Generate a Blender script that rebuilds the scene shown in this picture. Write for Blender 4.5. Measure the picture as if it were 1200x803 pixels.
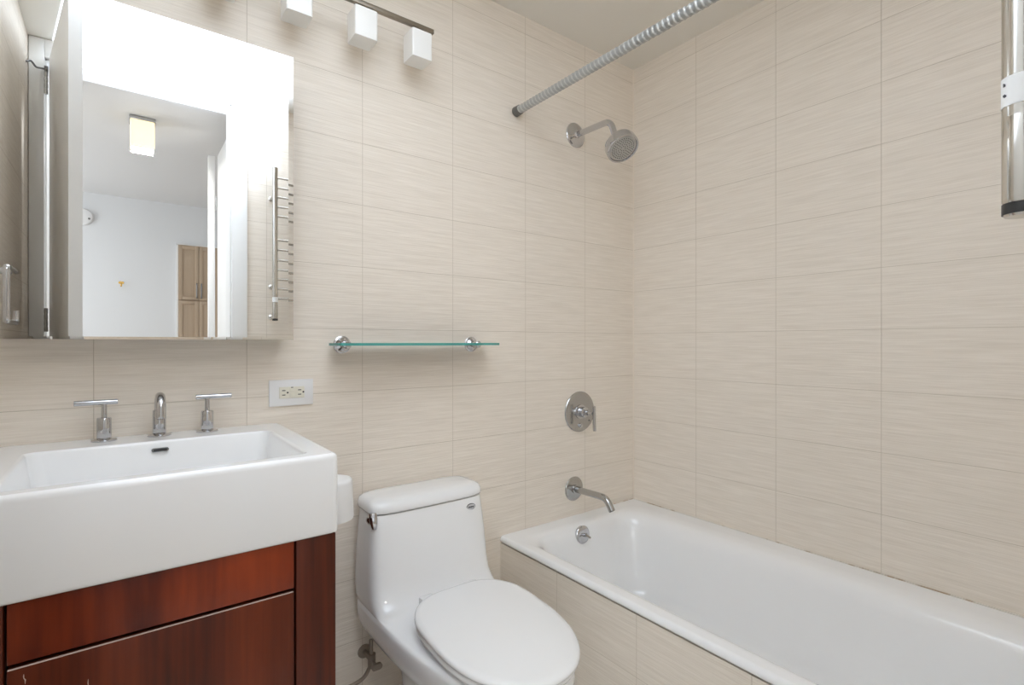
import bpy, bmesh, math, random
from mathutils import Vector, Matrix
PI = math.pi
random.seed(4)
for o in list(bpy.data.objects):
    bpy.data.objects.remove(o)
S = bpy.context.scene
C = S.collection

# ------------------------------------------------------------------ camera, light, exposure
H = 1.144                     # eye height
CEIL = 2.44
XR, XL, YB = 1.938, -0.314, 1.6   # right wall, left wall, far wall (doorway wall is y = 0)
cam_d = bpy.data.cameras.new('camera')
cam = bpy.data.objects.new('camera', cam_d); C.objects.link(cam)
cam.location = (0, 0, H)
cam.rotation_euler = (PI/2, 0, -math.radians(37.185))
cam_d.sensor_width = 36.0
cam_d.lens = 603.0/1200*36.0
cam_d.clip_start = 0.01
S.camera = cam

S.view_settings.view_transform = 'Standard'
S.view_settings.look = 'None'
S.view_settings.gamma = 1.0
S.view_settings.use_curve_mapping = False
S.view_settings.exposure = 0.1
S.cycles.max_bounces = 14
S.cycles.diffuse_bounces = 12
S.cycles.glossy_bounces = 8
S.cycles.transmission_bounces = 12
S.cycles.sample_clamp_indirect = 4.0
S.cycles.caustics_refractive = False
S.cycles.use_denoising = True

w = bpy.data.worlds.new('world'); S.world = w; w.use_nodes = True
w.node_tree.nodes['Background'].inputs[0].default_value = (1, .97, .93, 1)
w.node_tree.nodes['Background'].inputs[1].default_value = 0.3

def lamp(name, kind, loc, target, energy, color=(1, 1, 1), **kw):
    d = bpy.data.lights.new(name, kind); d.energy = energy; d.color = color
    for k, v in kw.items(): setattr(d, k, v)
    o = bpy.data.objects.new(name, d); C.objects.link(o); o.location = loc
    o.rotation_euler = (Vector(target)-Vector(loc)).to_track_quat('-Z', 'Y').to_euler()
    return o
# the photographer's flash, bounced off the white ceiling just inside the doorway
lamp('bounce_flash', 'SPOT', (0.30, 0.52, 0.95), (0.28, 0.49, CEIL), 410, (.82, .955, 1.17), spot_size=math.radians(62), spot_blend=.7, shadow_soft_size=.04)
# unseen area lamp added to fill the room beyond the doorway
lamp('hall_fill', 'AREA', (-1.30, -1.7, 1.5), (1.5, -1.7, 1.4), 24, (.93, .98, 1.03), shape='RECTANGLE', size=1.6, size_y=1.6)

# ------------------------------------------------------------------ materials
def new_mat(name, base=(.8, .8, .8), rough=.5, metal=0.0, **kw):
    m = bpy.data.materials.new(name); m.use_nodes = True
    b = m.node_tree.nodes['Principled BSDF']
    b.inputs['Base Color'].default_value = (*base, 1)
    b.inputs['Roughness'].default_value = rough
    b.inputs['Metallic'].default_value = metal
    for k, v in kw.items(): b.inputs[k].default_value = v
    return m
def N(m, t, **kw):
    n = m.node_tree.nodes.new(t)
    for k, v in kw.items(): setattr(n, k, v)
    return n
def L(m, a, b): m.node_tree.links.new(a, b)
def bsdf(m): return m.node_tree.nodes['Principled BSDF']

def tile_mat(name, axis, phase, c1=(.768, .697, .606), c2=(.862, .793, .706)):
    """ribbed ceramic wall tile 33 x 20 cm; axis = the wall's horizontal world axis"""
    m = new_mat(name, c1, .46, **{'Specular IOR Level': .35})
    geo = N(m, 'ShaderNodeNewGeometry'); sep = N(m, 'ShaderNodeSeparateXYZ'); L(m, geo.outputs['Position'], sep.inputs[0])
    h = sep.outputs[axis]
    comb = N(m, 'ShaderNodeCombineXYZ')
    add = N(m, 'ShaderNodeMath', operation='ADD'); add.inputs[1].default_value = -phase + .3336*20
    L(m, h, add.inputs[0]); L(m, add.outputs[0], comb.inputs[0])
    addz = N(m, 'ShaderNodeMath', operation='ADD'); addz.inputs[1].default_value = .1978*10 + .0003
    L(m, sep.outputs['Z'], addz.inputs[0]); L(m, addz.outputs[0], comb.inputs[1])
    br = N(m, 'ShaderNodeTexBrick'); br.offset = 0; br.squash = 1
    br.inputs['Scale'].default_value = 1; br.inputs['Brick Width'].default_value = .3336
    br.inputs['Row Height'].default_value = .1978; br.inputs['Mortar Size'].default_value = .0009
    br.inputs['Mortar Smooth'].default_value = .3; br.inputs['Bias'].default_value = 0
    br.inputs['Color1'].default_value = (*c1, 1); br.inputs['Color2'].default_value = (*c1, 1)
    br.inputs['Mortar'].default_value = (.50, .42, .32, 1)
    L(m, comb.outputs[0], br.inputs['Vector'])
    # long thin horizontal ribs, their light and shade also mixed into the colour
    sc = N(m, 'ShaderNodeVectorMath', operation='MULTIPLY'); sc.inputs[1].default_value = (4.5, 105, 1)
    L(m, comb.outputs[0], sc.inputs[0])
    nz = N(m, 'ShaderNodeTexNoise', noise_dimensions='2D'); nz.inputs['Scale'].default_value = 1; nz.inputs['Detail'].default_value = 3; nz.inputs['Roughness'].default_value = .6
    L(m, sc.outputs[0], nz.inputs['Vector'])
    sc2 = N(m, 'ShaderNodeVectorMath', operation='MULTIPLY'); sc2.inputs[1].default_value = (9, 300, 1)
    L(m, comb.outputs[0], sc2.inputs[0])
    nz2 = N(m, 'ShaderNodeTexNoise', noise_dimensions='2D'); nz2.inputs['Scale'].default_value = 1; nz2.inputs['Detail'].default_value = 1
    L(m, sc2.outputs[0], nz2.inputs['Vector'])
    mixh = N(m, 'ShaderNodeMath', operation='MULTIPLY_ADD'); mixh.inputs[1].default_value = .75
    L(m, nz2.outputs['Fac'], mixh.inputs[0]); L(m, nz.outputs['Fac'], mixh.inputs[2])
    ramp = N(m, 'ShaderNodeMapRange'); ramp.inputs['From Min'].default_value = .56; ramp.inputs['From Max'].default_value = 1.20
    L(m, mixh.outputs[0], ramp.inputs['Value'])
    mx = N(m, 'ShaderNodeMix', data_type='RGBA'); mx.inputs[6].default_value = (*c1, 1); mx.inputs[7].default_value = (*c2, 1)
    L(m, ramp.outputs[0], mx.inputs[0])
    mx2 = N(m, 'ShaderNodeMix', data_type='RGBA'); L(m, br.outputs['Fac'], mx2.inputs[0]); L(m, mx.outputs[2], mx2.inputs[6]); mx2.inputs[7].default_value = (.59, .52, .43, 1)
    L(m, mx2.outputs[2], bsdf(m).inputs['Base Color'])
    sub = N(m, 'ShaderNodeMath', operation='MULTIPLY_ADD'); sub.inputs[1].default_value = -2.0
    L(m, br.outputs['Fac'], sub.inputs[0]); L(m, mixh.outputs[0], sub.inputs[2])
    bp = N(m, 'ShaderNodeBump'); bp.inputs['Strength'].default_value = .55; bp.inputs['Distance'].default_value = .0012
    L(m, sub.outputs[0], bp.inputs['Height']); L(m, bp.outputs[0], bsdf(m).inputs['Normal'])
    return m
TILE_X = tile_mat('ribbed_tile_x', 'X', .947)
TILE_Y = tile_mat('ribbed_tile_y', 'Y', .9315)
TILE_A = tile_mat('ribbed_tile_apron', 'Y', .945)

def wood_mat(name, a, b, scale=(9, 9, 1.2), rough=.35, bump=.1):
    m = new_mat(name, a, rough)
    tc = N(m, 'ShaderNodeNewGeometry'); sc = N(m, 'ShaderNodeVectorMath', operation='MULTIPLY'); sc.inputs[1].default_value = scale
    L(m, tc.outputs['Position'], sc.inputs[0])
    n1 = N(m, 'ShaderNodeTexNoise'); n1.inputs['Scale'].default_value = 1; n1.inputs['Detail'].default_value = 6; n1.inputs['Distortion'].default_value = .6
    L(m, sc.outputs[0], n1.inputs['Vector'])
    sc2 = N(m, 'ShaderNodeVectorMath', operation='MULTIPLY'); sc2.inputs[1].default_value = [s*9 if i < 2 else s*2 for i, s in enumerate(scale)]
    L(m, tc.outputs['Position'], sc2.inputs[0])
    n2 = N(m, 'ShaderNodeTexNoise'); n2.inputs['Scale'].default_value = 1; n2.inputs['Detail'].default_value = 3
    L(m, sc2.outputs[0], n2.inputs['Vector'])
    ad = N(m, 'ShaderNodeMath', operation='MULTIPLY_ADD'); ad.inputs[1].default_value = .35
    L(m, n2.outputs['Fac'], ad.inputs[0]); L(m, n1.outputs['Fac'], ad.inputs[2])
    mr = N(m, 'ShaderNodeMapRange'); mr.inputs['From Min'].default_value = .46; mr.inputs['From Max'].default_value = .92
    L(m, ad.outputs[0], mr.inputs['Value'])
    mx = N(m, 'ShaderNodeMix', data_type='RGBA'); mx.inputs[6].default_value = (*a, 1); mx.inputs[7].default_value = (*b, 1)
    L(m, mr.outputs[0], mx.inputs[0]); L(m, mx.outputs[2], bsdf(m).inputs['Base Color'])
    bsdf(m).inputs['Specular IOR Level'].default_value = .32
    return m
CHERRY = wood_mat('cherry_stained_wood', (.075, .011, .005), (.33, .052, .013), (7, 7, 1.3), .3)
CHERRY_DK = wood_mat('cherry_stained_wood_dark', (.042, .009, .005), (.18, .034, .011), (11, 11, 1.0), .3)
OAK = wood_mat('oak_veneer', (.42, .32, .23), (.52, .41, .30), (6, 6, .8), .5)
WORN = new_mat('worn_lit_white', (.62, .50, .44), .5)
SHADOWBOX = new_mat('painted_shade_black', (.012, .008, .006), .8)

def plaster(name, col, rough=.6):
    m = new_mat(name, col, rough)
    n = N(m, 'ShaderNodeTexNoise'); n.inputs['Scale'].default_value = 60; n.inputs['Detail'].default_value = 3
    g = N(m, 'ShaderNodeNewGeometry'); L(m, g.outputs['Position'], n.inputs['Vector'])
    bp = N(m, 'ShaderNodeBump'); bp.inputs['Strength'].default_value = .06; bp.inputs['Distance'].default_value = .002
    L(m, n.outputs['Fac'], bp.inputs['Height']); L(m, bp.outputs[0], bsdf(m).inputs['Normal'])
    return m
PAINT_CEIL = plaster('ceiling_paint', (.80, .775, .72))
PAINT_HALL = plaster('hall_paint', (.74, .755, .77))
PAINT_HCEIL = plaster('hall_ceiling_paint', (.72, .72, .72))
PAINT_TRIM = new_mat('white_gloss_trim', (.83, .83, .82), .3)
PAINT_DOOR = new_mat('white_door_paint', (.85, .85, .845), .35)
FLOOR_T = new_mat('floor_tile', (.78, .76, .72), .4)
FLOOR_H = wood_mat('hall_floor_boards', (.45, .36, .27), (.55, .45, .35), (8, 1, 8), .4)

PORCELAIN = new_mat('white_vitreous_china', (.85, .855, .86), .08, **{'Coat Weight': .4, 'Coat Roughness': .03})
ENAMEL = new_mat('white_enamel', (.90, .905, .91), .14, **{'Coat Weight': .3})
SEATP = new_mat('white_seat_plastic', (.84, .845, .85), .22)
PLASTIC_W = new_mat('white_plastic', (.82, .82, .82), .3)
PLASTIC_I = new_mat('ivory_plastic', (.80, .77, .66), .35)
CHROME = new_mat('chrome', (.60, .60, .615), .06, 1)
CHROME_R = new_mat('satin_chrome', (.47, .465, .455), .2, 1)
STEEL = new_mat('polished_steel', (.62, .60, .56), .14, 1)
BRONZE = new_mat('brushed_nickel', (.34, .30, .25), .35, 1)
DARKP = new_mat('black_plastic', (.02, .02, .02), .35)
GREYR = new_mat('grey_rubber', (.13, .125, .115), .5)
SPRAY = new_mat('grey_spray_face', (.52, .51, .49), .35, .5)
BRASS = new_mat('brass', (.65, .42, .12), .25, 1)
MIRROR = new_mat('mirror_silver', (.93, .935, .93), .0, 1)
SHADE = new_mat('frosted_white_glass', (.86, .855, .83), .3, **{'Transmission Weight': .0, 'Subsurface Weight': .0})
DARKINK = new_mat('dark_ink', (.07, .07, .08), .5)
STICKER = new_mat('white_sticker', (.85, .85, .84), .35)
HOSE = new_mat('braided_hose', (.33, .28, .23), .4, .5)
GREYM = new_mat('grey_slot_metal', (.20, .20, .20), .35, .8)
ROD = new_mat('spiral_rod_cover', (.33, .34, .335), .3, .5, **{'Coat Weight': .5})
ROD2 = new_mat('spiral_rod_ridge', (.66, .67, .66), .25, .3)

GLASS = bpy.data.materials.new('clear_shelf_glass'); GLASS.use_nodes = True
b = bsdf(GLASS); b.inputs['Base Color'].default_value = (.88, .97, .95, 1); b.inputs['Roughness'].default_value = 0.0
b.inputs['Transmission Weight'].default_value = 1.0; b.inputs['IOR'].default_value = 1.5
GLASS_E = new_mat('green_glass_edge', (.09, .41, .37), .12, **{'Transmission Weight': .25, 'IOR': 1.5})
LAMPSH = new_mat('lit_lamp_shade', (.9, .85, .7), .4)
bsdf(LAMPSH).inputs['Emission Color'].default_value = (1, .80, .47, 1); bsdf(LAMPSH).inputs['Emission Strength'].default_value = .72

LAMPLIT = new_mat('lit_lamp_diffuser', (.9, .88, .8), .4)
bsdf(LAMPLIT).inputs['Emission Color'].default_value = (1, .97, .92, 1); bsdf(LAMPLIT).inputs['Emission Strength'].default_value = 230

# ------------------------------------------------------------------ mesh helpers
def link(name, bm, mat, parent=None, sharp=35, mats=None):
    me = bpy.data.meshes.new(name)
    bmesh.ops.recalc_face_normals(bm, faces=bm.faces)
    ang = math.radians(sharp)
    for f in bm.faces: f.smooth = True
    for e in bm.edges:
        if len(e.link_faces) == 2 and e.calc_face_angle(0) > ang: e.smooth = False
    bm.to_mesh(me); bm.free()
    for m in (mats or [mat]): me.materials.append(m)
    o = bpy.data.objects.new(name, me); C.objects.link(o)
    if parent is not None:
        o.parent = parent
        if parent.type == 'EMPTY':     # parts are modelled in room coordinates; sub-parts share their part's frame
            o.matrix_parent_inverse = parent.matrix_basis.inverted()
    return o
def new(): return bmesh.new()
def box(bm, x0, x1, y0, y1, z0, z1, r=0, seg=2, mi=0):
    v = [bm.verts.new((x, y, z)) for x in (x0, x1) for y in (y0, y1) for z in (z0, z1)]
    idx = [(0, 1, 3, 2), (4, 6, 7, 5), (0, 4, 5, 1), (2, 3, 7, 6), (0, 2, 6, 4), (1, 5, 7, 3)]
    fs = [bm.faces.new([v[i] for i in q]) for q in idx]
    for f in fs: f.material_index = mi
    bmesh.ops.recalc_face_normals(bm, faces=fs)
    if r > 0:
        es = list({e for f in fs for e in f.edges})
        g = bmesh.ops.bevel(bm, geom=es, offset=r, segments=seg, affect='EDGES', profile=.5)
        for f in g['faces']: f.material_index = mi
def loft(bm, rings, cap0=True, cap1=True, mi=0, closed=True):
    vr = [[bm.verts.new(p) for p in r] for r in rings]
    n = len(rings[0])
    for a, b in zip(vr, vr[1:]):
        for i in range(n if closed else n-1):
            f = bm.faces.new((a[i], a[(i+1) % n], b[(i+1) % n], b[i])); f.material_index = mi
    if cap0: bm.faces.new(list(reversed(vr[0]))).material_index = mi
    if cap1: bm.faces.new(vr[-1]).material_index = mi
    return vr
def frame(d):
    d = Vector(d).normalized(); up = Vector((0, 0, 1)) if abs(d.z) < .95 else Vector((1, 0, 0))
    a = d.cross(up).normalized(); b = a.cross(d).normalized()
    return d, a, b
def lathe(bm, prof, origin, axis, n=40, mi=0, cap0=True, cap1=True):
    """prof = [(distance along axis, radius)]"""
    d, a, b = frame(axis); o = Vector(origin)
    rings = []
    for s, r in prof:
        r = max(r, 1e-5)
        rings.append([o + d*s + a*(r*math.cos(2*PI*i/n)) + b*(r*math.sin(2*PI*i/n)) for i in range(n)])
    loft(bm, rings, cap0, cap1, mi)
def tube(bm, pts, r, n=20, mi=0, caps=True):
    pts = [Vector(p) for p in pts]; rr = r if isinstance(r, (list, tuple)) else [r]*len(pts)
    tang = []
    for i in range(len(pts)):
        t = (pts[min(i+1, len(pts)-1)]-pts[max(i-1, 0)]).normalized(); tang.append(t)
    d, a, b = frame(tang[0]); rings = []
    for i, p in enumerate(pts):
        t = tang[i]; a = (a - t*a.dot(t)).normalized(); b = t.cross(a)
        rings.append([p + a*(rr[i]*math.cos(2*PI*k/n)) + b*(rr[i]*math.sin(2*PI*k/n)) for k in range(n)])
    loft(bm, rings, caps, caps, mi)
def bend(pts, r=.02, k=6):
    """round the inner corners of a polyline"""
    pts = [Vector(p) for p in pts]; out = [pts[0]]
    for i in range(1, len(pts)-1):
        a, p, c = pts[i-1], pts[i], pts[i+1]
        u = (a-p).normalized(); v = (c-p).normalized(); q = min(r, (a-p).length*.49, (c-p).length*.49)
        for j in range(k+1):
            t = j/k; out.append((p+u*q)*(1-t)**2 + p*2*t*(1-t) + (p+v*q)*t*t)
    out.append(pts[-1]); return out
def rrect(x0, x1, y0, y1, r, z, n=8):
    pts = []
    r = min(r, (x1-x0)/2*.99, (y1-y0)/2*.99)
    for cx, cy, a0 in ((x1-r, y1-r, 0), (x0+r, y1-r, PI/2), (x0+r, y0+r, PI), (x1-r, y0+r, 1.5*PI)):
        for k in range(n+1):
            t = a0 + PI/2*k/n; pts.append(Vector((cx+r*math.cos(t), cy+r*math.sin(t), z)))
    return pts
def thing(name, label, cat, loc, group=None):
    o = bpy.data.objects.new(name, None); C.objects.link(o); o.location = loc; o.empty_display_size = .05
    o['label'] = label; o['category'] = cat
    if group: o['group'] = group
    return o
def tag(o, label, cat, group=None):
    o['label'] = label; o['category'] = cat
    if group: o['group'] = group
    return o
def struct(name, bm, mat, parent=None, **kw):
    o = link(name, bm, mat, parent, **kw)
    if parent is None: o['kind'] = 'structure'
    return o

# ------------------------------------------------------------------ room shell
DX0, DX1, DZ = -.262, .447, 2.36     # doorway
bm = new(); box(bm, -1.6, 2.1, -.12, 1.72, -.08, 0); struct('floor', bm, FLOOR_T)
bm = new(); box(bm, -.44, 2.06, -.12, 1.72, CEIL, CEIL+.08); struct('ceiling', bm, PAINT_CEIL)
bm = new(); box(bm, -.44, 2.06, YB, YB+.12, 0, CEIL); struct('wall_back', bm, TILE_X)
bm = new(); box(bm, XR, XR+.12, 0, YB, 0, CEIL); struct('wall_right', bm, TILE_Y)
bm = new(); box(bm, XL-.12, XL, 0, YB, 0, CEIL); struct('wall_left', bm, TILE_Y)
bm = new()
box(bm, XL-.12, DX0, -.12, 0, 0, CEIL); box(bm, DX1, 2.06, -.12, 0, 0, CEIL); box(bm, DX0, DX1, -.12, 0, DZ, CEIL)
struct('wall_front', bm, TILE_X)
# door casing on the bathroom side and the jamb lining
bm = new()
box(bm, XL+.002, DX0, .0, .018, 0, CEIL-.002, .003); box(bm, DX1, .518, 0, .018, 0, CEIL-.002, .003)
box(bm, DX0, DX1, 0, .018, DZ, CEIL-.002, .003)
struct('trim_1', bm, PAINT_TRIM)
bm = new()
box(bm, DX0-.001, DX0+.006, -.119, .0, 0, DZ); box(bm, DX1-.006, DX1+.001, -.119, .0, 0, DZ); box(bm, DX0, DX1, -.119, .0, DZ-.006, DZ+.001)
struct('trim_2', bm, PAINT_TRIM)
# sealant beads in the corners
bm = new()
box(bm, XR-.004, XR, YB-.004, YB, .402, CEIL)
struct('trim_3', bm, new_mat('corner_sealant', (.84, .76, .66), .5))

# open bathroom door, hinged on the left jamb
d1 = bpy.data.objects.new('door_1', None); C.objects.link(d1); d1['kind'] = 'structure'; d1.location = (-.252, .022, 0)
pa, pb = Vector((-.246, .026)), Vector((-.142, .70)); ax = (pb-pa).normalized(); nrm = Vector((ax.y, -ax.x))
bm = new()
q = [pa, pb, pb+nrm*.037, pa+nrm*.037]
loft(bm, [[Vector((p.x, p.y, .012)) for p in q], [Vector((p.x, p.y, 2.352)) for p in q]])
link('door_leaf', bm, PAINT_DOOR, d1)
for z in (2.20, 1.19, .25):
    bm = new(); lathe(bm, [(0, .006), (.10, .006)], (-.256, .026, z), (0, 0, 1), 12)
    for k in range(4): lathe(bm, [(0, .0068), (.018, .0068)], (-.256, .026, z+.002+k*.0255), (0, 0, 1), 12)
    link('hinge', bm, CHROME_R, d1)
bm = new(); tube(bm, bend([(-.254, .03, 2.305), (-.285, .05, 2.295), (-.30, .06, 2.315), (-.313, .075, 2.30)], .006, 3), .004, 8)
lathe(bm, [(0, .012), (.012, .012)], (-.2485, .034, 2.305), (-1, 0, 0), 12); link('hinge_stop', bm, GREYM, d1)

# room beyond the doorway
HX0, HX1, HY = -1.5, 1.5, -2.78
bm = new(); box(bm, HX0-.1, HX1+.1, HY-.1, -.12, -.08, 0); struct('floor_hall', bm, FLOOR_H)
bm = new(); box(bm, HX0-.1, HX1+.1, HY-.1, -.12, CEIL, CEIL+.08); struct('ceiling_hall', bm, PAINT_HCEIL)
bm = new(); box(bm, HX0-.1, HX1+.1, HY-.1, HY, 0, CEIL); struct('wall_hall_far', bm, PAINT_HALL)
bm = new(); box(bm, HX0-.1, HX0, HY, -.12, 0, CEIL); struct('wall_hall_left', bm, PAINT_HALL)
bm = new(); box(bm, HX1, HX1+.1, HY, -.12, 0, CEIL); struct('wall_hall_right', bm, PAINT_HALL)
bm = new(); box(bm, HX0-.1, XL-.12, -.13, -.02, 0, CEIL); struct('wall_hall_near', bm, PAINT_HALL)
# a second door standing open in the hall, with its jamb post
d2 = bpy.data.objects.new('door_2', None); C.objects.link(d2); d2['kind'] = 'structure'; d2.location = (.505, -.5, 0)
bm = new(); box(bm, .487, .525, -.79, -.16, .01, 2.335, .002); link('door_leaf', bm, PAINT_DOOR, d2)
bm = new(); lathe(bm, [(0, .006), (.09, .006)], (.481, -.795, 1.985), (0, 0, 1), 12); link('hinge', bm, CHROME_R, d2)
bm = new(); box(bm, .440, .476, -.85, -.80, 0, 2.335, .002); struct('trim_4', bm, PAINT_TRIM)

# ------------------------------------------------------------------ bathtub and its tiled front
bm = new(); box(bm, 1.158, 1.19, 0, YB, 0, .3755)
struct('wall_tub_front', bm, TILE_A)
tub = thing('bathtub', 'long white enamelled built-in bathtub behind a tiled front panel', 'bathtub', (1.55, .8, 0))
bm = new()
X0, X1, Y0, Y1 = 1.153, XR-.001, .001, YB-.001
R = []
R.append(rrect(X0+.006, X1, Y0, Y1, .006, .379))
R.append(rrect(X0, X1, Y0, Y1, .006, .384))
R.append(rrect(X0, X1, Y0, Y1, .006, .390))
R.append(rrect(X0+.004, X1, Y0, Y1, .006, .399))
R.append(rrect(X0+.011, X1, Y0, Y1, .007, .402))
R.append(rrect(X0+.014, X1-.001, Y0+.001, Y1-.001, .007, .402))
R.append(rrect(X0+.034, X1-.063, Y0+.058, Y1-.055, .06, .402))
R.append(rrect(X0+.042, X1-.075, Y0+.07, Y1-.065, .07, .4015))
R.append(rrect(X0+.055, X1-.105, Y0+.09, Y1-.083, .09, .399))
R.append(rrect(X0+.066, X1-.130, Y0+.105, Y1-.095, .10, .392))
R.append(rrect(X0+.074, X1-.145, Y0+.115, Y1-.103, .105, .378))
R.append(rrect(X0+.080, X1-.155, Y0+.13, Y1-.110, .11, .350))
R.append(rrect(X0+.095, X1-.165, Y0+.20, Y1-.130, .12, .22))
R.append(rrect(X0+.115, X1-.180, Y0+.28, Y1-.150, .13, .11))
R.append(rrect(X0+.145, X1-.205, Y0+.33, Y1-.180, .14, .075))
R.append(rrect(X0+.20, X1-.26, Y0+.40, Y1-.24, .12, .065))
loft(bm, R, cap0=False, cap1=True)
link('basin', bm, ENAMEL, tub, sharp=60)
ov = (1.487, 1.489, .366)
ovn = Vector((-.02, -1, .12)).normalized()
bm = new(); lathe(bm, [(-.006, .034), (.004, .0355), (.007, .033), (.009, .027), (.009, .001)], ov, ovn, 32)
op = link('overflow_plate', bm, CHROME, tub)
bm = new(); tube(bm, [Vector(ov)+ovn*.008, Vector(ov)+ovn*.022], .007, 12)
tube(bm, [Vector(ov)+ovn*.02+Vector((-.004, 0, .004)), Vector(ov)+ovn*.03+Vector((.016, 0, -.012))], .0045, 10)
for dx in (-.017, .017): lathe(bm, [(.008, .004), (.0115, .003)], Vector(ov)+Vector((dx, 0, 0)), ovn, 10)
link('trip_lever', bm, CHROME_R, op)
# stained sealant bead where the tub meets the walls
CAULK = new_mat('stained_caulk', (.75, .70, .62), .6)
g = N(CAULK, 'ShaderNodeNewGeometry'); nz = N(CAULK, 'ShaderNodeTexNoise'); nz.inputs['Scale'].default_value = 22; nz.inputs['Detail'].default_value = 4
L(CAULK, g.outputs['Position'], nz.inputs['Vector']); mr = N(CAULK, 'ShaderNodeMapRange'); mr.inputs['From Min'].default_value = .50; mr.inputs['From Max'].default_value = .62; L(CAULK, nz.outputs['Fac'], mr.inputs['Value'])
mx = N(CAULK, 'ShaderNodeMix', data_type='RGBA'); mx.inputs[6].default_value = (.72, .68, .61, 1); mx.inputs[7].default_value = (.46, .36, .26, 1); L(CAULK, mr.outputs[0], mx.inputs[0]); L(CAULK, mx.outputs[2], bsdf(CAULK).inputs['Base Color'])
bm = new(); box(bm, XR-.0035, XR, .002, YB, .4015, .405); box(bm, 1.80, XR, YB-.003, YB, .4015, .4045); struct('trim_5', bm, CAULK)
bm = new(); lathe(bm, [(0, .03), (.004, .028), (.005, .002)], (1.46, 1.25, .065), (0, 0, 1), 24); link('drain', bm, CHROME, tub)

# ------------------------------------------------------------------ vanity cabinet
vc = thing('vanity_cabinet', 'cherry-stained wooden vanity cabinet with drawer fronts under the white sink', 'cabinet', (.073, 1.33, 0))
CX0, CX1, CF, CB = -.213, .360, 1.09, 1.598
for x0, x1 in ((.281, CX1), (CX0, -.144)):
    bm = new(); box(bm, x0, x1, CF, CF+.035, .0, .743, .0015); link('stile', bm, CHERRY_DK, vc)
for x0, x1 in ((CX1-.018, CX1), (CX0, CX0+.018)):
    bm = new(); box(bm, x0, x1, CF+.035, CB, .0, .743, .001); link('side_panel', bm, CHERRY_DK, vc)
bm = new(); box(bm, CX0+.02, CX1-.02, CF+.03, CB-.01, .06, .742); link('shade_core', bm, SHADOWBOX, vc)  # near-black core, shade behind the drawer gaps put into its colour
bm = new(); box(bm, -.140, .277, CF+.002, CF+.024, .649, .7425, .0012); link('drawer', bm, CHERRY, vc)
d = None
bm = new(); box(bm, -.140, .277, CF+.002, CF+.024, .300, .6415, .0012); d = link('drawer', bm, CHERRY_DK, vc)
bm = new(); box(bm, -.139, .276, CF+.0016, CF+.006, .6408, .6417)  # pale strip: worn drawer edge, with the light it catches painted in
link('worn_lit_edge', bm, WORN, d)
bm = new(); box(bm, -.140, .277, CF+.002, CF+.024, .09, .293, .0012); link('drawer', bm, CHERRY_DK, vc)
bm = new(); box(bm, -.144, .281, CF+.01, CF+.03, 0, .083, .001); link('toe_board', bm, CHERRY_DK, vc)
# chips in the stain of the lower drawer
for (x, z, l) in ((-.043, .592, .032), (-.043, .566, .008), (-.120, .630, .016)):
    bm = new(); pts = [Vector((x+random.uniform(-.0012, .0012), CF+.0022, z-l*k/5)) for k in range(6)]
    tube(bm, pts, [.0003, .0007, .0005, .0009, .0006, .0003], 6); link('scratch', bm, WORN, d)

# ------------------------------------------------------------------ sink
sk = thing('sink', 'white rectangular ceramic sink with a deep apron front on the wooden vanity', 'sink', (.074, 1.34, .745))
SX0, SX1, SY0, SY1, SZ0, SZ1 = -.243, .364, 1.080, 1.5985, .745, .912
bm = new()
R = [rrect(SX0+.006, SX1-.006, SY0+.006, SY1, .010, SZ0), rrect(SX0+.001, SX1-.001, SY0+.001, SY1, .012, SZ0+.003), rrect(SX0, SX1, SY0, SY1, .014, SZ0+.008),
     rrect(SX0, SX1, SY0, SY1, .014, SZ1-.012), rrect(SX0+.001, SX1-.001, SY0+.001, SY1, .014, SZ1-.006), rrect(SX0+.004, SX1-.004, SY0+.004, SY1-.001, .014, SZ1-.002), rrect(SX0+.008, SX1-.008, SY0+.008, SY1-.002, .014, SZ1), rrect(SX0+.0095, SX1-.0095, SY0+.0095, SY1-.003, .014, SZ1)]
IX0, IX1, IY0, IY1 = -.160, .310, 1.118, 1.472
R += [rrect(IX0-.006, IX1+.006, IY0-.006, IY1+.006, .022, SZ1), rrect(IX0-.004, IX1+.004, IY0-.004, IY1+.004, .022, SZ1), rrect(IX0-.001, IX1+.001, IY0-.001, IY1+.001, .022, SZ1-.001), rrect(IX0+.002, IX1-.002, IY0+.001, IY1-.001, .022, SZ1-.005),
      rrect(IX0+.012, IX1-.012, IY0+.006, IY1-.006, .026, SZ1-.07), rrect(IX0+.022, IX1-.022, IY0+.014, IY1-.012, .032, SZ1-.105), rrect(IX0+.045, IX1-.045, IY0+.04, IY1-.035, .04, SZ1-.122),
      rrect(.05, .098, 1.27, 1.318, .02, SZ1-.130)]
loft(bm, R)
link('bowl', bm, PORCELAIN, sk, sharp=50)
bm = new()
yo = 1.4685
def slot(bm, cx, cz, wd, ht, y0, y1, n=10):
    pts = []
    for s, a0 in ((1, -PI/2), (-1, PI/2)):
        for k in range(n+1):
            t = a0+PI*k/n; pts.append((cx+s*(wd/2-ht/2)+ht/2*math.cos(t), cz+ht/2*math.sin(t)))
    loft(bm, [[Vector((x, y, z)) for x, z in pts] for y in (y0, y1)])
slot(bm, .0725, .8915, .034, .0085, 1.464, 1.475)
ofl = link('overflow_slot', bm, GREYM, sk)
bm = new(); slot(bm, .0725, .8915, .027, .0042, 1.4632, 1.47); link('slot_opening', bm, DARKP, ofl)
bm = new(); lathe(bm, [(0, .022), (.003, .021), (.0035, .002)], (.074, 1.294, SZ1-.131), (0, 0, 1), 24); link('drain', bm, CHROME, sk)

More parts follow.
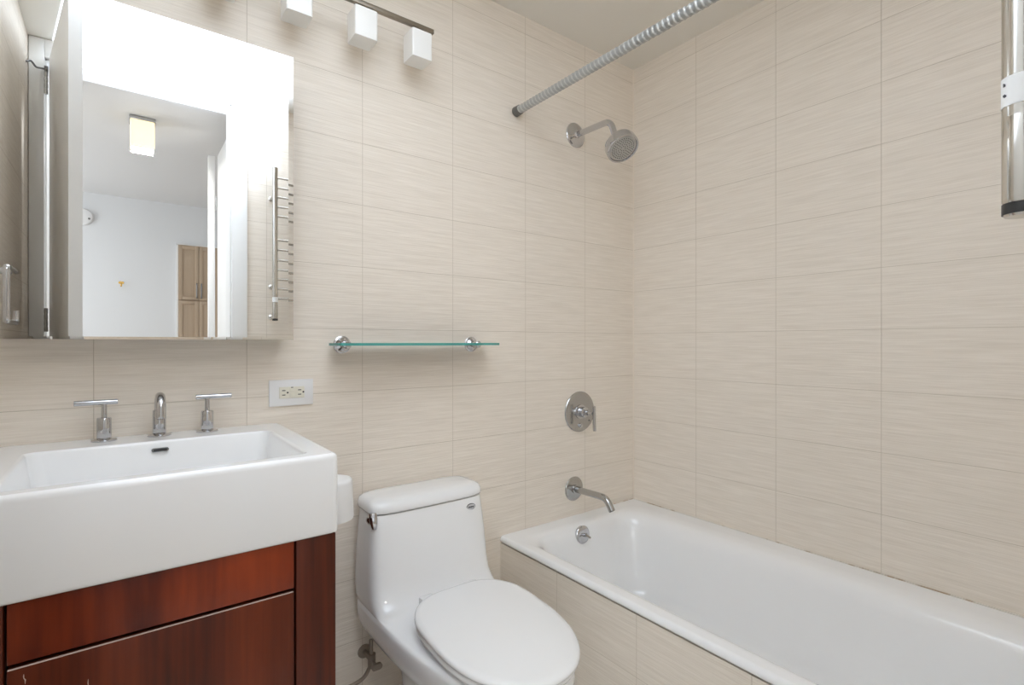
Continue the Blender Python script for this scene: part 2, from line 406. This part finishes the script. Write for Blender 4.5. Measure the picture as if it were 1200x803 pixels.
# ------------------------------------------------------------------ faucet set
fc = thing('faucet', 'chrome three-piece faucet with spout and two lever handles on the sink deck', 'faucet', (.075, 1.55, SZ1))
def fbase(bm, x, y, r=.025): lathe(bm, [(0, r), (.003, r), (.0045, r-.003), (.0055, .008)], (x, y, SZ1), (0, 0, 1), 32)
for x, xa, xb in ((-.033, -.088, -.007), (.178, .152, .234)):
    bm = new(); fbase(bm, x, 1.55)
    lathe(bm, [(.004, .0135), (.006, .0142), (.052, .0142), (.0545, .013), (.055, .007)], (x, 1.55, SZ1), (0, 0, 1), 28)
    h = link('handle', bm, CHROME, fc)
    bm = new(); lathe(bm, [(.05, .0055), (.088, .0055)], (x, 1.55, SZ1), (0, 0, 1), 16); link('stem', bm, CHROME, h)
    bm = new(); lathe(bm, [(0, .0055), (.001, .0064), (xb-xa-.001, .0064), (xb-xa, .0055)], (xa, 1.55, SZ1+.091), (1, 0, 0), 20); link('lever', bm, CHROME, h)
bm = new(); fbase(bm, .075, 1.553)
lathe(bm, [(.004, .0135), (.006, .014), (.062, .014), (.064, .013), (.0645, .006)], (.075, 1.556, SZ1), (0, 0, 1), 28)
sp = link('spout_body', bm, CHROME, fc)
pts = []
for k in range(15):
    t = PI*.93*k/14; pts.append((.075, 1.524+.034*math.cos(t), .978+.034*math.sin(t)))
pts = [(.075, 1.558, .93)]+pts+[(.075, pts[-1][1]+.001, .962)]
bm = new(); tube(bm, pts, .0105, 20); lathe(bm, [(0, .0085), (.001, .008)], (.075, pts[-1][1], .9615), (0, 0, -1), 16, mi=1)
link('spout', bm, None, fc, mats=[CHROME, DARKP])

# ------------------------------------------------------------------ mirrored medicine cabinet
MX0, MX1, MZ0, MZ1, MF = -.224, .3745, 1.1515, 1.9235, 1.483
mc = thing('medicine_cabinet', 'mirror-fronted medicine cabinet hung on the tiled wall over the sink', 'cabinet', (.075, 1.54, MZ0))
bm = new(); box(bm, MX0+.004, MX1-.004, MF+.008, YB-.001, MZ0+.003, MZ1-.003, .001); link('cabinet_body', bm, CHROME_R, mc)
bm = new()
def rect(x0, x1, z0, z1, y): return [Vector((x0, y, z0)), Vector((x1, y, z0)), Vector((x1, y, z1)), Vector((x0, y, z1))]
bv = .013
loft(bm, [rect(MX0, MX1, MZ0, MZ1, MF+.007), rect(MX0, MX1, MZ0, MZ1, MF+.0012), rect(MX0+bv, MX1-bv, MZ0+bv*.45, MZ1-bv, MF)])
link('mirror_door', bm, MIRROR, mc, sharp=1)

# ------------------------------------------------------------------ vanity light bar
vl = thing('vanity_light', 'nickel wall light bar with square frosted white glass shades above the mirror', 'light', (.48, 1.55, 2.16))
bm = new(); box(bm, .135, .813, 1.492, 1.506, 2.152, 2.166, .0015); box(bm, .17, .33, 1.585, 1.599, 2.16, 2.28, .003); box(bm, .24, .27, 1.50, 1.59, 2.166, 2.186, .002)
link('bar', bm, BRONZE, vl)
for x in (.765, .581, .391, .205):
    bm = new(); yc = 1.515
    R = [rrect(x-.0345, x+.0345, yc-.0345, yc+.0345, .006, 2.140), rrect(x-.035, x+.035, yc-.035, yc+.035, .006, 2.136), rrect(x-.035, x+.035, yc-.035, yc+.035, .006, 2.056),
         rrect(x-.0345, x+.0345, yc-.0345, yc+.0345, .006, 2.0525), rrect(x-.032, x+.032, yc-.032, yc+.032, .005, 2.052)]
    loft(bm, R)
    s = link('lamp_shade', bm, SHADE, vl)
    bm = new(); lathe(bm, [(0, .018), (.014, .018)], (x, yc, 2.1395), (0, 0, 1), 20); link('socket', bm, BRONZE, s)

# ------------------------------------------------------------------ glass shelf
gs = thing('glass_shelf', 'clear green-edged glass shelf on two chrome brackets above the toilet', 'shelf', (.783, 1.54, 1.14))
GZ = 1.1385
bm = new()
pl = rrect(.500, 1.067, 1.476, 1.582, .006, 0, 4)
loft(bm, [[Vector((p.x, p.y, z)) for p in pl] for z in (GZ-.004, GZ+.004)])
for f in bm.faces:
    f.material_index = 1 if abs(f.normal.z) < .5 else 0
bmesh.ops.recalc_face_normals(bm, faces=bm.faces)
for f in bm.faces: f.material_index = 1 if abs(f.normal.z) < .5 else 0
link('glass_pane', bm, None, gs, mats=[GLASS, GLASS_E])
for x in (.547, 1.022):
    bm = new(); lathe(bm, [(0, .027), (.004, .027), (.006, .0245), (.0065, .021), (.009, .0205), (.014, .015), (.017, .012), (.018, .003)], (x, YB, 1.1375), (0, -1, 0), 36)
    bk = link('bracket', bm, CHROME, gs)
    bm = new(); tube(bm, [(x, YB-.015, 1.1375), (x, YB-.03, 1.1375)], [.009, .0105], 20)
    tube(bm, [(x, YB-.022, 1.1375), (x, YB-.026, 1.1375), (x, YB-.055, 1.1375), (x, YB-.058, 1.1375)], [.008, .012, .012, .009], 20)
    link('shelf_clamp', bm, CHROME, bk)

# ------------------------------------------------------------------ power outlet
ol = thing('power_outlet', 'white wall plate with an ivory double power outlet beside the sink', 'outlet', (.397, YB, .997))
bm = new(); box(bm, .336, .459, YB-.007, YB, .959, 1.035, .0025); link('wall_plate', bm, PLASTIC_W, ol)
bm = new(); box(bm, .363, .433, YB-.0095, YB-.006, .981, 1.0145, .0015); rc = link('receptacle', bm, PLASTIC_I, ol)
bm = new(); 
for z in (.9855, .999): box(bm, .3915, .4045, YB-.0115, YB-.009, z, z+.0115, .0008)
link('test_button', bm, PLASTIC_I, rc)
bm = new()
for x in (.376, .420):
    for dz in (-.0065, .0065): box(bm, x-.0055, x+.0035, YB-.0099, YB-.009, .9978+dz-.0012, .9978+dz+.0012)
    lathe(bm, [(0, .0026), (.0009, .0026)], (x+.0095, YB-.009, .9978), (0, -1, 0), 12)
box(bm, .395, .401, YB-.0099, YB-.009, 1.0115, 1.0135)
link('socket_slot', bm, DARKP, rc)

# ------------------------------------------------------------------ toilet
TX = .778
tl = thing('toilet', 'white one-piece toilet with closed lid beside the tiled tub front', 'toilet', (TX, 1.25, 0))
def plan(wd, yb, yf, yc, nb, nf, z, n=72, xo=0):
    pts = []
    for i in range(n):
        t = 2*PI*i/n; c, s = math.cos(t), math.sin(t)
        e = nb if s >= 0 else nf; ly = (yb-yc) if s >= 0 else (yc-yf)
        pts.append(Vector((TX+xo+wd*math.copysign(abs(c)**(2/e), c), yc+ly*math.copysign(abs(s)**(2/e), s), z)))
    return pts
bm = new()
R = [plan(.112, 1.50, 1.02, 1.30, 4, 2.4, 0), plan(.112, 1.50, 1.02, 1.30, 4, 2.4, .02), plan(.104, 1.50, 1.05, 1.30, 4, 2.4, .10), plan(.108, 1.52, 1.02, 1.32, 4, 2.4, .17),
     plan(.130, 1.56, .965, 1.36, 5, 2.35, .215), plan(.170, 1.585, .915, 1.38, 6, 2.3, .250), plan(.196, 1.589, .885, 1.40, 7, 2.3, .280), plan(.206, 1.59, .866, 1.40, 7, 2.3, .310),
     plan(.207, 1.59, .857, 1.40, 7, 2.3, .333), plan(.207, 1.59, .857, 1.40, 7, 2.3, .346), plan(.206, 1.59, .861, 1.40, 7, 2.3, .353), plan(.203, 1.59, .867, 1.40, 7, 2.3, .358),
     plan(.2025, 1.59, 1.05, 1.42, 7, 2.8, .360), plan(.2030, 1.59, 1.27, 1.44, 7, 3.6, .361),
     plan(.204, 1.59, 1.335, 1.46, 7, 4.4, .364), plan(.2055, 1.59, 1.368, 1.47, 7, 5, .377), plan(.206, 1.589, 1.394, 1.48, 7, 5, .40), plan(.206, 1.589, 1.405, 1.49, 7, 5, .44),
     plan(.202, 1.588, 1.415, 1.49, 7, 5, .52), plan(.195, 1.587, 1.427, 1.49, 7, 5, .600), plan(.192, 1.586, 1.432, 1.49, 7, 5, .628), plan(.190, 1.585, 1.434, 1.49, 7, 5, .6325)]
loft(bm, R); link('toilet_body', bm, PORCELAIN, tl, sharp=60)
bm = new()
R = [plan(.192, 1.586, 1.434, 1.50, 7, 4.6, .6355), plan(.196, 1.587, 1.429, 1.50, 7, 4.6, .637), plan(.198, 1.588, 1.427, 1.50, 7, 4.6, .642), plan(.197, 1.588, 1.430, 1.50, 7, 4.6, .655),
     plan(.192, 1.587, 1.437, 1.50, 7, 4.4, .666), plan(.182, 1.584, 1.450, 1.50, 6, 4, .672), plan(.165, 1.575, 1.465, 1.51, 5, 3.5, .675), plan(.10, 1.55, 1.49, 1.52, 4, 3, .677)]
loft(bm, R); link('tank_lid', bm, PORCELAIN, tl, sharp=60)
bm = new()
R = [plan(.180, 1.585, 1.444, 1.50, 7, 4.6, .632), plan(.180, 1.585, 1.444, 1.50, 7, 4.6, .636)]
loft(bm, R); link('lid_seam', bm, GREYM, tl)
# seat ring and lid, tilted a little down towards the front
def egg(wd, yb, yf, z, back, n=72):
    """elongated seat outline with a straight back edge of half-width back"""
    pts = []; yc = 1.10
    for i in range(n):
        t = 2*PI*i/n; c, s = math.cos(t), math.sin(t)
        if s <= 0:
            x = wd*math.copysign(abs(c)**(2/2.15), c); y = yc+(yc-yf)*math.copysign(abs(s)**(2/2.15), s)
        else:
            e = 4.2; x = wd*math.copysign(abs(c)**(2/e), c); y = yc+(yb-yc)*abs(s)**(2/e)
            f = max(0, (y-1.17)/(yb-1.17)); x *= 1-(1-back/wd)*f**2.2
        pts.append(Vector((x, y, z)))
    tilt = math.radians(3.9); out = []
    for p in pts:
        dy = p.y-1.32
        out.append(Vector((TX+.004+p.x, 1.32+dy*math.cos(tilt)-(p.z-.42)*0, p.z+dy*math.tan(tilt))))
    return out
bm = new()
loft(bm, [egg(.168, 1.30, .872, .388, .14), egg(.174, 1.305, .864, .390, .145), egg(.176, 1.305, .861, .396, .147), egg(.174, 1.305, .864, .402, .146), egg(.166, 1.30, .872, .404, .14)])
link('seat', bm, SEATP, tl, sharp=60)
bm = new()
loft(bm, [egg(.168, 1.315, .866, .4055, .132), egg(.175, 1.32, .857, .407, .137), egg(.178, 1.322, .853, .412, .14), egg(.1775, 1.322, .854, .417, .14), egg(.173, 1.318, .859, .4215, .137), egg(.160, 1.31, .875, .4235, .128)])
link('seat_lid', bm, SEATP, tl, sharp=60)
for dx in (-.075, .075):
    bm = new(); box(bm, TX+dx-.022, TX+dx+.022, 1.30, 1.345, .355, .412, .006); link('hinge_block', bm, SEATP, tl)
for dx in (-.12, .12):
    for y in (.98, 1.2):
        bm = new(); box(bm, TX+dx-.012, TX+dx+.012, y-.01, y+.01, .352, .393, .003); link('seat_bumper', bm, SEATP, tl)
# flush lever on the left of the tank
bm = new(); lathe(bm, [(0, .013), (.010, .013), (.014, .010), (.016, .004)], (TX-.190, 1.462, .622), (-.8, -.6, 0), 24); lv = link('flush_lever', bm, CHROME, tl)
bm = new(); R = []
tn, nn = Vector((.93, -.37, 0)), Vector((-.37, -.93, 0))
for k in range(11):
    t = k/10; z = .645-.047*t; hw = .0065+.0050*math.sin(PI*min(1, .25+t*.75)); th = .0028+.0022*math.sin(PI*t); c = Vector((.5850, 1.4440, z))+nn*(.006*math.sin(PI*t*.8))+tn*(.004*t)
    R.append([c+tn*(hw*math.cos(a))+nn*(th*math.sin(a)) for a in [2*PI*q/20 for q in range(20)]])
loft(bm, R); link('paddle', bm, CHROME, lv)
# oval badge near the right end of the tank front
bm = new(); bx, by, bz = .915, 1.4300, .6040
def ell(a, b_, y, n=32): return [Vector((bx+a*math.cos(2*PI*i/n), y+(.35*max(0, a*math.cos(2*PI*i/n)))*.12, bz+b_*math.sin(2*PI*i/n))) for i in range(n)]
loft(bm, [ell(.0175, .0105, by+.004), ell(.0175, .0105, by-.0008), ell(.0165, .0095, by-.0014)]); bd = link('badge', bm, DARKINK, tl)
bm = new(); loft(bm, [ell(.0158, .0089, by), ell(.0158, .0089, by-.0018)]); link('badge_field', bm, new_mat('badge_silver', (.62, .62, .63), .3, .6), bd)
bm = new()
for k in range(5):
    x = bx-.0085+k*.0042; s = (.0030, .0022, .0032, .0020, .0030)[k]
    box(bm, x-.0012, x+.0012, by-.0024, by-.001, bz-s, bz+s*.8)
    box(bm, x-.0016, x+.002, by-.0024, by-.001, bz+s*.2-.0006, bz+s*.2+.0008)
link('badge_mark', bm, DARKINK, bd)

# water supply behind the toilet
ws = thing('water_supply_valve', 'small water valve with hose low on the wall behind the toilet', 'valve', (.620, 1.55, .16))
bm = new(); lathe(bm, [(0, .022), (.003, .021), (.006, .009)], (.620, YB, .155), (0, -1, 0), 24)
tube(bm, [(.620, YB, .155), (.620, 1.535, .155)], .008, 14); lathe(bm, [(0, .012), (.04, .012)], (.620, 1.54, .135), (0, 0, 1), 16)
link('valve_body', bm, HOSE, ws)
bm = new(); slot(bm, .620, .155, .034, .018, 1.495, 1.505); tube(bm, [(.620, 1.54, .155), (.620, 1.5, .155)], .005, 10); link('valve_handle', bm, HOSE, ws)
bm = new(); pts = [(.620, 1.54, .17), (.620, 1.545, .19), (.622, 1.55, .215)]; tube(bm, bend(pts, .02), .006, 12)
tube(bm, bend([(.620, 1.545, .14), (.60, 1.55, .10), (.55, 1.56, .085), (.50, 1.57, .085), (.44, 1.58, .085)], .03), .006, 12); link('hose', bm, HOSE, ws)

# white holder on the side of the vanity
hd = thing('toilet_paper_holder', 'small white rounded holder on the side of the vanity behind the sink', 'holder', (.42, 1.30, .70))
bm = new()
cxh, cyh = .418, 1.30
def cup(r, z): return [Vector((cxh+r*math.cos(2*PI*i/40), cyh+r*math.sin(2*PI*i/40), z)) for i in range(40)]
loft(bm, [cup(.049, .7015), cup(.053, .703), cup(.0540, .707), cup(.0510, .792), cup(.0497, .798), cup(.047, .8015), cup(.043, .8025)])
link('holder_cup', bm, PLASTIC_W, hd, sharp=50)
bm = new(); lathe(bm, [(0, .004), (.0012, .0038)], (.392, 1.283, .803), (0, 0, 1), 12); link('screw_cap', bm, GREYM, hd)
bm = new(); box(bm, .3605, .375, 1.28, 1.32, .715, .742, .002); link('mount', bm, PLASTIC_W, hd)

# ------------------------------------------------------------------ shower fittings on the far wall
sh = thing('showerhead', 'round chrome shower head on a bent arm high over the tub', 'shower head', (1.555, YB, 2.035))
bm = new(); lathe(bm, [(0, .053), (.003, .053), (.006, .050), (.009, .040), (.013, .020), (.016, .016), (.022, .0145)], (1.555, YB, 2.035), (0, -1, 0), 44); link('flange', bm, CHROME, sh)
bm = new(); tube(bm, bend([(1.555, YB-.01, 2.035), (1.555, 1.400, 2.030), (1.555, 1.376, 1.965)], .045, 8), .0125, 24); link('arm', bm, CHROME, sh)
hc = Vector((1.553, 1.340, 1.909)); hn = Vector((-.10, -.58, -.82)).normalized()
bm = new(); lathe(bm, [(-.066, .0135), (-.060, .0165), (-.050, .0165), (-.046, .013), (-.036, .012)], hc, hn, 24); lathe(bm, [(-.044, .012), (-.034, .016), (-.024, .012)], hc, hn, 24); link('ball_joint', bm, CHROME, sh)
bm = new(); lathe(bm, [(-.036, .012), (-.031, .028), (-.027, .050), (-.022, .0605), (-.014, .0635), (.012, .0645), (.016, .0635), (.0175, .060), (.0165, .057), (.011, .055), (.010, .050)], hc, hn, 56, cap1=True); hb = link('head_shell', bm, CHROME, sh)
bm = new(); lathe(bm, [(.008, .051), (.0125, .050), (.0135, .0475), (.014, .002)], hc, hn, 48); fp = link('spray_face', bm, SPRAY, hb)
bm = new(); dN, aN, bN = frame(hn)
for rr, k in ((.044, 30), (.036, 24), (.028, 18), (.019, 12), (.010, 7)):
    for i in range(k):
        t = 2*PI*(i+.3*rr*100)/k; c = hc+aN*(rr*math.cos(t))+bN*(rr*math.sin(t))
        lathe(bm, [(.013, .0024), (.0156, .0017)], c, hn, 6)
link('spray_nozzle', bm, GREYR, hb)

sv = thing('shower_valve', 'round chrome shower valve plate with a stick lever above the tub spout', 'valve', (1.58, YB, .845))
bm = new(); lathe(bm, [(0, .087), (.003, .0875), (.006, .085), (.0075, .078), (.008, .002)], (1.580, YB, .845), (0, -1, 0), 56); link('plate', bm, CHROME_R, sv)
bm = new(); lathe(bm, [(.006, .031), (.012, .031), (.013, .022), (.036, .022), (.038, .019), (.040, .010), (.050, .0095), (.052, .0125), (.057, .0125), (.058, .009), (.066, .008), (.08, .007)], (1.580, YB, .845), (0, -1, 0), 36); hnd = link('handle', bm, CHROME, sv)
bm = new(); lathe(bm, [(0, .0055), (.001, .007), (.104, .007), (.105, .0055)], (1.582, 1.515, .876), (.02, -.015, -1), 20); link('lever', bm, CHROME, hnd)
bm = new(); lathe(bm, [(.006, .010), (.012, .0095), (.013, .006), (.018, .006), (.0185, .002)], (1.578, YB, .785), (0, -1, 0), 20); link('diverter_button', bm, CHROME, sv)
for x in (1.528, 1.632):
    bm = new(); lathe(bm, [(.006, .004), (.0095, .003)], (x, YB, .803), (0, -1, 0), 12); link('screw', bm, GREYM, sv)

ts = thing('tub_spout', 'chrome tub spout pipe bent down over the end of the tub', 'spout', (1.546, YB, .517))
bm = new(); lathe(bm, [(0, .051), (.003, .0515), (.006, .049), (.008, .042), (.0085, .014)], (1.546, YB, .517), (0, -1, 0), 44); link('flange', bm, CHROME_R, ts)
bm = new(); lathe(bm, [(.006, .018), (.016, .0175), (.018, .014)], (1.546, YB, .517), (0, -1, 0), 28)
tube(bm, bend([(1.546, YB-.008, .517), (1.546, 1.413, .521), (1.546, 1.383, .476)], .04, 8), .0135, 24)
lathe(bm, [(0, .011), (.001, .0105)], (1.546, 1.383, .4758), (0, -.55, -.83), 16, mi=1)
link('pipe', bm, None, ts, mats=[CHROME_R, DARKP])

sr = thing('shower_rod', 'grey shower rod in spiral plastic cover spanning above the tub edge', 'shower rod', (1.231, .8, 2.048))
bm = new(); n = 28; rings = []
for k in range(1000):
    y = 1.575-1.55*k/999
    rings.append([Vector((1.231+(.0150+.0011*(.5+.5*math.cos(t+2*PI*y/.0175))**3)*math.cos(t), y, 2.048+(.0150+.0011*(.5+.5*math.cos(t+2*PI*y/.0175))**3)*math.sin(t))) for t in [2*PI*i/n for i in range(n)]])
loft(bm, rings)
for f in bm.faces:
    c = f.calc_center_median(); t = math.atan2(c.z-2.048, c.x-1.231)
    if math.cos(t+2*PI*c.y/.0175) > .45: f.material_index = 1
link('spiral_cover', bm, None, sr, sharp=80, mats=[ROD, ROD2])
for y, s in ((YB, -1), (0, 1)):
    bm = new(); lathe(bm, [(.0005, .0175), (.002, .019), (.010, .019), (.030, .0178), (.031, .015)], (1.231, y, 2.048), (0, s, 0), 28); link('end_cap', bm, GREYR, sr)

# ------------------------------------------------------------------ towel warmer on the doorway wall
tw = thing('towel_warmer', 'polished steel heated towel rail with rows of bars beside the door', 'towel rail', (.9, .05, 1.24))
for x in (.636, 1.08):
    bm = new(); lathe(bm, [(0, .012), (.001, .0135), (.75, .0135), (.751, .012)], (x, .090, 1.302), (0, 0, 1), 36); link('post', bm, STEEL, tw)
for v in (208, 219.5, 230.6, 242, 253, 281, 292.5, 304.8, 316.3, 327.4, 338.5, 350):
    z = 2.055-(v-196)*.004434
    bm = new(); tube(bm, [(.636, .090, z), (1.08, .090, z)], .0062, 14); link('bar', bm, STEEL, tw)
for x in (.636, 1.08):
    for z in (1.909, 1.439, 1.279):
        bm = new(); lathe(bm, [(0, .014), (.004, .014), (.008, .009), (.085, .009)], (x, .0005, z), (0, 1, 0), 20); link('wall_bracket', bm, STEEL, tw)
bm = new(); lathe(bm, [(.012, .0128), (.014, .0136), (.088, .0136), (.090, .0128)], (.636, .090, 1.256), (0, 0, 1), 36)
lathe(bm, [(.002, .0136), (.0115, .0136), (.012, .012)], (.636, .090, 1.256), (0, 0, 1), 36, mi=1)
lathe(bm, [(0, .0118), (.002, .0125)], (.636, .090, 1.256), (0, 0, 1), 36, mi=0)
he = link('heating_element', bm, None, tw, mats=[STEEL, DARKP])
bm = new(); lathe(bm, [(0, .0139), (.026, .0139)], (.636, .090, 1.3535), (0, 0, 1), 40, cap0=False, cap1=False); stk = link('sticker', bm, STICKER, he)
bm = new()
for (a, z, l) in ((2.30, 1.373, .003), (2.38, 1.3725, .0022), (2.28, 1.3635, .0016), (2.36, 1.3632, .0028), (2.44, 1.3628, .0016)):
    cc = Vector((.636+.0140*math.cos(a), .090+.0140*math.sin(a), z)); box(bm, cc.x-.0004, cc.x+.0004, cc.y-.0005, cc.y+.0005, z-l/2, z+l/2)
link('printed_mark', bm, DARKINK, stk)

# towel holder on the left wall, seen in the mirror
th = thing('towel_holder', 'chrome open-ended towel holder on the left wall, reflected in the mirror', 'towel holder', (XL, .785, 1.363))
bm = new(); lathe(bm, [(0, .018), (.004, .018), (.007, .011), (.045, .011), (.047, .009)], (XL, .785, 1.363), (1, 0, 0), 24); link('post', bm, CHROME, th)
bm = new(); tube(bm, bend([(-.262, .775, 1.363), (-.262, .925, 1.363), (-.262, .925, 1.205), (-.262, .757, 1.205), (-.262, .757, 1.243)], .012, 5), .0078, 16); link('arm', bm, CHROME, th)

# ------------------------------------------------------------------ things in the room beyond, seen in the mirror
cl = thing('ceiling_light', 'lit square glass ceiling light in the room beyond, reflected in the mirror', 'light', (.096, -.72, CEIL))
bm = new(); box(bm, .034, .158, -.785, -.660, CEIL-.022, CEIL, .003); link('canopy', bm, CHROME_R, cl)
bm = new(); R = [rrect(.038+i, .154-i, -.781+i, -.664-i, .012, z) for i, z in ((0, CEIL-.022), (0, CEIL-.16), (.003, CEIL-.176), (.006, CEIL-.179))]; loft(bm, R); link('lamp_shade', bm, LAMPSH, cl)
bm = new(); loft(bm, [rrect(.044, .148, -.775, -.670, .012, z) for z in (CEIL-.178, CEIL-.1815)]); link('diffuser', bm, LAMPLIT, cl)
sm = thing('smoke_alarm', 'round white smoke alarm high on the wall beyond the doorway', 'smoke alarm', (-.262, HY, 2.22))
bm = new(); lathe(bm, [(0, .07), (.02, .07), (.032, .062), (.036, .05), (.036, .002)], (-.262, HY, 2.222), (0, 1, 0), 40); link('housing', bm, PLASTIC_W, sm)
bm = new(); lathe(bm, [(.035, .009), (.039, .008)], (-.222, HY, 2.207), (0, 1, 0), 16); link('test_button', bm, GREYM, sm)
hk = thing('wall_hook', 'tiny brass hook on the pale wall beyond the doorway', 'hook', (-.003, HY, 1.67))
bm = new(); slot(bm, -.003, 1.676, .04, .022, HY, HY+.004); link('back_plate', bm, BRASS, hk)
bm = new(); tube(bm, bend([(-.003, HY, 1.675), (-.003, HY+.03, 1.670), (-.003, HY+.034, 1.645), (-.003, HY+.05, 1.640), (-.003, HY+.055, 1.66)], .01), .006, 10); lathe(bm, [(0, .004), (.008, .009), (.014, .004)], (-.003, HY+.055, 1.655), (0, 0, 1), 12); link('prong', bm, BRASS, hk)
tcb = thing('tall_cabinet', 'tall light oak cabinet with four panelled doors on the far wall', 'cabinet', (.59, HY, 0))
bm = new(); box(bm, .420, .752, HY+.001, HY+.03, .08, 2.060); link('carcass', bm, OAK, tcb)
bm = new(); box(bm, .410, .4205, HY+.001, HY+.034, .0, 2.066); box(bm, .410, .760, HY+.001, HY+.034, 2.060, 2.070); link('filler_strip', bm, PAINT_TRIM, tcb)
for x0, x1, hx in ((.423, .583, .566), (.587, .749, .604)):
    for z0, z1 in ((1.545, 2.050), (.10, 1.535)):
        bm = new(); box(bm, x0, x1, HY+.03, HY+.042, z0, z1, .001)
        s = .03
        for (a, b_, c_, d_) in ((x0, x0+s, z0, z1), (x1-s, x1, z0, z1), (x0+s, x1-s, z0, z0+s), (x0+s, x1-s, z1-s, z1)):
            box(bm, a, b_, HY+.04, HY+.050, c_, d_, .001)
        dr = link('door', bm, OAK, tcb)
        if z0 > 1:
            bm = new(); tube(bm, bend([(hx, HY+.048, 1.70), (hx, HY+.075, 1.70), (hx, HY+.075, 1.567), (hx, HY+.048, 1.567)], .008, 3), .0055, 10); link('handle', bm, GREYM, dr)
